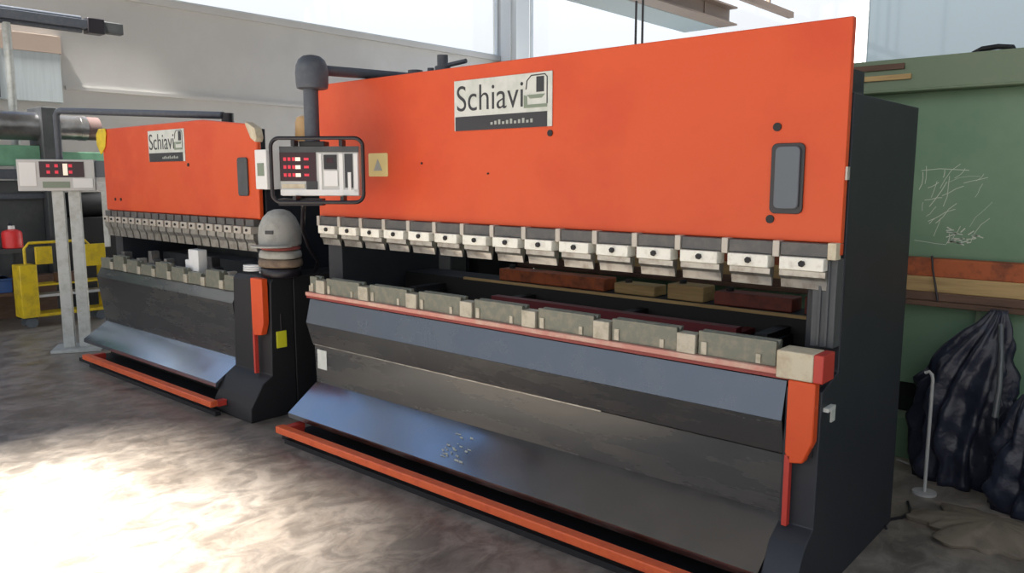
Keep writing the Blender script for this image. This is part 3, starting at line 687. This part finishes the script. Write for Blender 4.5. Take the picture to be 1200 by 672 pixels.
# ------------------------------------------------------------------ far left: plate rolling machine
rm = thing('plate_rolling_machine', 'plate rolling machine with a thick steel roll at the far left', 'rolling machine', (-11.15, 3.0, 0))
Rm = lambda: Off(rm)
Rm().cyl((-11.1, .6, 2.33), (-11.1, 3.62, 2.33), .175, n=36).build('roll', 'chrome', rm, smooth=True)
Rm().cyl((-11.1, 3.80, 2.33), (-11.1, 4.12, 2.33), .155, n=32).cyl((-11.1, 4.12, 2.33), (-11.1, 4.2, 2.33), .16, n=32).build('roll', 'chrome', rm, smooth=True)
Rm().cyl((-11.1, 4.2, 2.33), (-11.1, 4.36, 2.33), .15, n=28).build('roll_end', 'bronze', rm, smooth=True)
Rm().box(-11.35, -10.88, 3.62, 3.80, 0, 2.56).build('housing', 'greydark', rm, bevel=.01)
Rm().box(-11.35, -10.88, .4, .6, 0, 2.56).build('housing', 'greydark', rm, bevel=.01)
Rm().box(-11.30, -11.0, .6, 3.62, 1.84, 2.09).box(-11.0, -10.985, .6, 3.62, 1.84, 1.855).build('green_beam', 'palegreen', rm, bevel=.006)
Rm().box(-11.25, -10.95, 3.80, 4.45, 1.80, 2.02).build('green_bracket', 'palegreen', rm, bevel=.006)
Rm().box(-11.30, -10.92, .6, 3.62, 1.68, 1.80).build('lower_beam', 'tube', rm, bevel=.004)
Rm().box(-11.35, -11.02, .6, 3.62, .0, 1.66).build('body', 'greydark', rm, bevel=.01)
Rm().box(-11.02, -10.95, .6, 3.62, 1.44, 1.50).build('rail', 'tube', rm)
Rm().box(-11.02, -10.80, .6, 3.62, .0, .5).build('base', 'brown', rm, bevel=.01)
mo = Rm().cyl((-11.0, 3.85, 1.35), (-11.0, 4.3, 1.35), .16, n=24).box(-11.2, -10.8, 3.80, 4.4, 0, 1.19)
mo.build('motor_unit', 'black', rm, bevel=.004)
# bench with items
bn = thing('work_bench', 'dark low work bench in front of the plate rolling machine', 'bench', (-10.5, 2.5, 0))
Bn = lambda: Off(bn)
Bn().box(-10.74, -10.2, 1.6, 3.22, .84, .89).build('bench_top', 'greydark', bn, bevel=.004)
Bn().box(-10.72, -10.22, 1.62, 3.20, .35, .385).build('shelf', 'brown', bn, bevel=.003)
for x in (-10.72, -10.26):
    for y in (1.62, 3.14): Bn().box(x, x+.05, y, y+.05, 0, .84).build('leg', 'greydark', bn)
cn = thing('canister', 'red canister with a pale cap on the work bench at the far left', 'canister', (-10.32, 3.03, .89))
MB().lathe([(.095, 0), (.105, .01), (.105, .17), (.09, .2), (.05, .215), (.04, .22)], (0, 0, 0)).build('body', 'red', cn, smooth=True)
MB().cyl((0, 0, .22), (0, 0, .26), .035).build('cap', 'white', cn)
MB().tube([(-.07, .0, .2), (-.075, 0, .26), (-.03, 0, .29), (.02, 0, .26)], .010, 8).build('handle', 'signblack', cn, smooth=True)
cn2 = MB().lathe([(.07, 0), (.075, .01), (.075, .14), (.04, .17), (.025, .18), (.025, .21)], (-10.36, 2.80, .89)).build('bottle', 'red', smooth=True)
tag(cn2, 'smaller red bottle left of the red canister on the work bench', 'bottle')
o = MB().box(-10.6, -10.28, 2.62, 2.98, .385, .55).box(-10.62, -10.26, 2.60, 3.0, .53, .55).build('storage_tray', 'blue', bevel=.006)
tag(o, 'blue plastic tray on the shelf of the work bench at the far left', 'tray')
o = MB().box(-10.6, -10.26, 3.02, 3.15, .385, .50).build('parts_box', 'redpaint', bevel=.005)
tag(o, 'dark red box beside the blue tray on the bench shelf', 'box')

# yellow trolley
ct = thing('trolley', 'yellow steel trolley behind the two pale console posts', 'trolley', (-9.95, 3.4, 0))
Ct = lambda: Off(ct)
Ct().box(-10.15, -9.9, 2.95, 3.13, .12, .72).build('end_column', 'yellow', ct, bevel=.008)
Ct().box(-10.15, -9.9, 3.13, 3.90, .12, .155).box(-10.15, -9.9, 3.86, 3.90, .12, .66).build('frame', 'yellow', ct, bevel=.004)
Ct().box(-10.13, -9.92, 3.13, 3.86, .34, .37).build('shelf', 'panelgrey', ct, bevel=.003)
Ct().box(-10.13, -9.92, 3.13, 3.86, .47, .49).build('shelf', 'yellow', ct, bevel=.003)
Ct().box(-9.92, -9.895, 3.56, 3.88, .66, .92).build('side_plate', 'yellow', ct, bevel=.006)
Ct().box(-9.95, -9.90, 3.13, 3.30, .72, .92).build('side_plate', 'yellow', ct, bevel=.006)
Ct().tube([(-10.02, 3.05, .72), (-10.02, 3.05, .90), (-10.02, 3.1, .96), (-10.02, 3.7, .96), (-10.02, 3.75, .9), (-10.02, 3.75, .66)], .016, 10).build('handle', 'yellow', ct, smooth=True)
for y in (3.05, 3.8):
    for x in (-10.11, -9.95): Ct().cyl((x-.015, y, .06), (x+.015, y, .06), .06, n=20).build('wheel', 'slot', ct)
o = MB().box(-10.08, -9.94, 3.35, 3.65, .49, .60).build('parts_box', 'brown', bevel=.006)
tag(o, 'brown box on the yellow trolley\'s shelf', 'box')

# boom on a pole, wall cabinet
bo = thing('boom', 'dark jib boom on a slim grey pole at the upper left', 'boom', (-11.62, 3.55, 0))
Bo = lambda: Off(bo)
Bo().cyl((-11.62, 3.55, 0), (-11.62, 3.55, 3.64), .05, n=20).build('pole', 'postgrey', bo, smooth=True)
Bo().box(-11.69, -11.55, 1.6, 4.60, 3.68, 3.80).cyl((-11.62, 1.6, 3.82), (-11.62, 4.45, 3.82), .028).cyl((-11.62, 1.6, 3.66), (-11.62, 4.45, 3.66), .035).build('arm', 'tube', bo, bevel=.006)
Bo().box(-11.71, -11.53, 4.50, 4.72, 3.63, 3.83).build('arm_head', 'tube_black', bo, bevel=.01)
Bo().box(-11.68, -11.56, 4.72, 4.98, 3.66, 3.81).build('hoist_end', 'greydark', bo, bevel=.01)
wc = thing('wall_cabinet', 'pale blue wall cabinet with a brownish top band behind the boom pole', 'cabinet', (-12.44, 3.2, 2.72))
Wc = lambda: Off(wc)
Wc().box(-12.5, -12.36, 3.2, 4.42, 2.75, 3.42).build('body', 'patchblue', wc, bevel=.004)
Wc().box(-12.5, -12.35, 3.18, 4.44, 3.42, 3.66).build('top_band', 'patchbrown', wc, bevel=.004)
for y in (3.62,): Wc().box(-12.36, -12.352, y, y+.02, 2.77, 3.40).build('door_gap', 'slot', wc)
ec = thing('electrical_cabinet', 'black cabinet behind the left half of the larger orange press brake', 'cabinet', (-4.6, 4.9, 0))
Off(ec).box(-5.9, -4.40, 4.6, 5.3, 0, 1.72).build('body', 'black', ec, bevel=.01)
for x in (-5.5, -4.8): Off(ec).box(x-.28, x+.30, 4.575, 4.599, .12, 1.68).build('door', 'navy', ec, bevel=.004)
o = MB().box(-4.60, -4.42, 4.3, 4.48, 0, 1.36).build('grey_column', 'greydark', bevel=.01); tag(o, 'short grey column seen under the tool clamps behind the larger press brake', 'column')
# amber beacon between the machines
bc = thing('beacon', 'small amber beacon lamp behind the control pendant pole', 'lamp', (-5.34, 3.62, 1.85))
MB().cyl((0, 0, 0), (0, 0, .12), .02, n=14).build('stem', 'spacer', bc)
MB().lathe([(.055, .12), (.06, .13), (.058, .27), (.045, .31), (.015, .325)], (0, 0, 0)).build('lens', 'amber', bc, smooth=True)

# ------------------------------------------------------------------ sky, sun, camera
W = bpy.data.worlds.new('World'); bpy.context.scene.world = W; W.use_nodes = True
nt = W.node_tree; bg = nt.nodes['Background']
tc = nt.nodes.new('ShaderNodeTexCoord'); sp = nt.nodes.new('ShaderNodeSeparateXYZ'); rp = nt.nodes.new('ShaderNodeValToRGB')
e = rp.color_ramp.elements
e[0].position = 0.0; e[0].color = (.62, .62, .62, 1)
e[1].position = 1.0; e[1].color = (.30, .50, .95, 1)
q = rp.color_ramp.elements.new(.30); q.color = (1.0, 1.0, 1.0, 1)
q = rp.color_ramp.elements.new(.42); q.color = (.95, .98, 1.0, 1)
q = rp.color_ramp.elements.new(.60); q.color = (.40, .60, .98, 1)
nt.links.new(tc.outputs['Generated'], sp.inputs[0]); nt.links.new(sp.outputs['Z'], rp.inputs['Fac']); nt.links.new(rp.outputs['Color'], bg.inputs['Color'])
bg.inputs['Strength'].default_value = 1.55

sun = bpy.data.lights.new('sun', 'SUN'); sun.energy = 40; sun.angle = math.radians(7); sun.color = (1, .96, .9)
so = bpy.data.objects.new('sun', sun); C.objects.link(so)
src = Vector((-3.7, -3.3, ZR)); dst = Vector((-4.0, .85, 0))
so.rotation_euler = (dst-src).to_track_quat('-Z', 'Y').to_euler()

f, oy = 926., 128.
p = math.atan(oy/f); yaw = math.atan(821/math.hypot(f, oy))
cam = bpy.data.cameras.new('camera'); co = bpy.data.objects.new('camera', cam); C.objects.link(co)
cam.sensor_width = 36; cam.lens = f/1200*36; cam.clip_start = .05
co.location = (0, 0, 1.7); co.rotation_euler = (PI/2-p, 0, yaw)
sc = bpy.context.scene; sc.camera = co
sc.view_settings.view_transform = 'Standard'; sc.view_settings.look = 'None'; sc.view_settings.gamma = 1
sc.view_settings.use_curve_mapping = False; sc.view_settings.exposure = -0.25
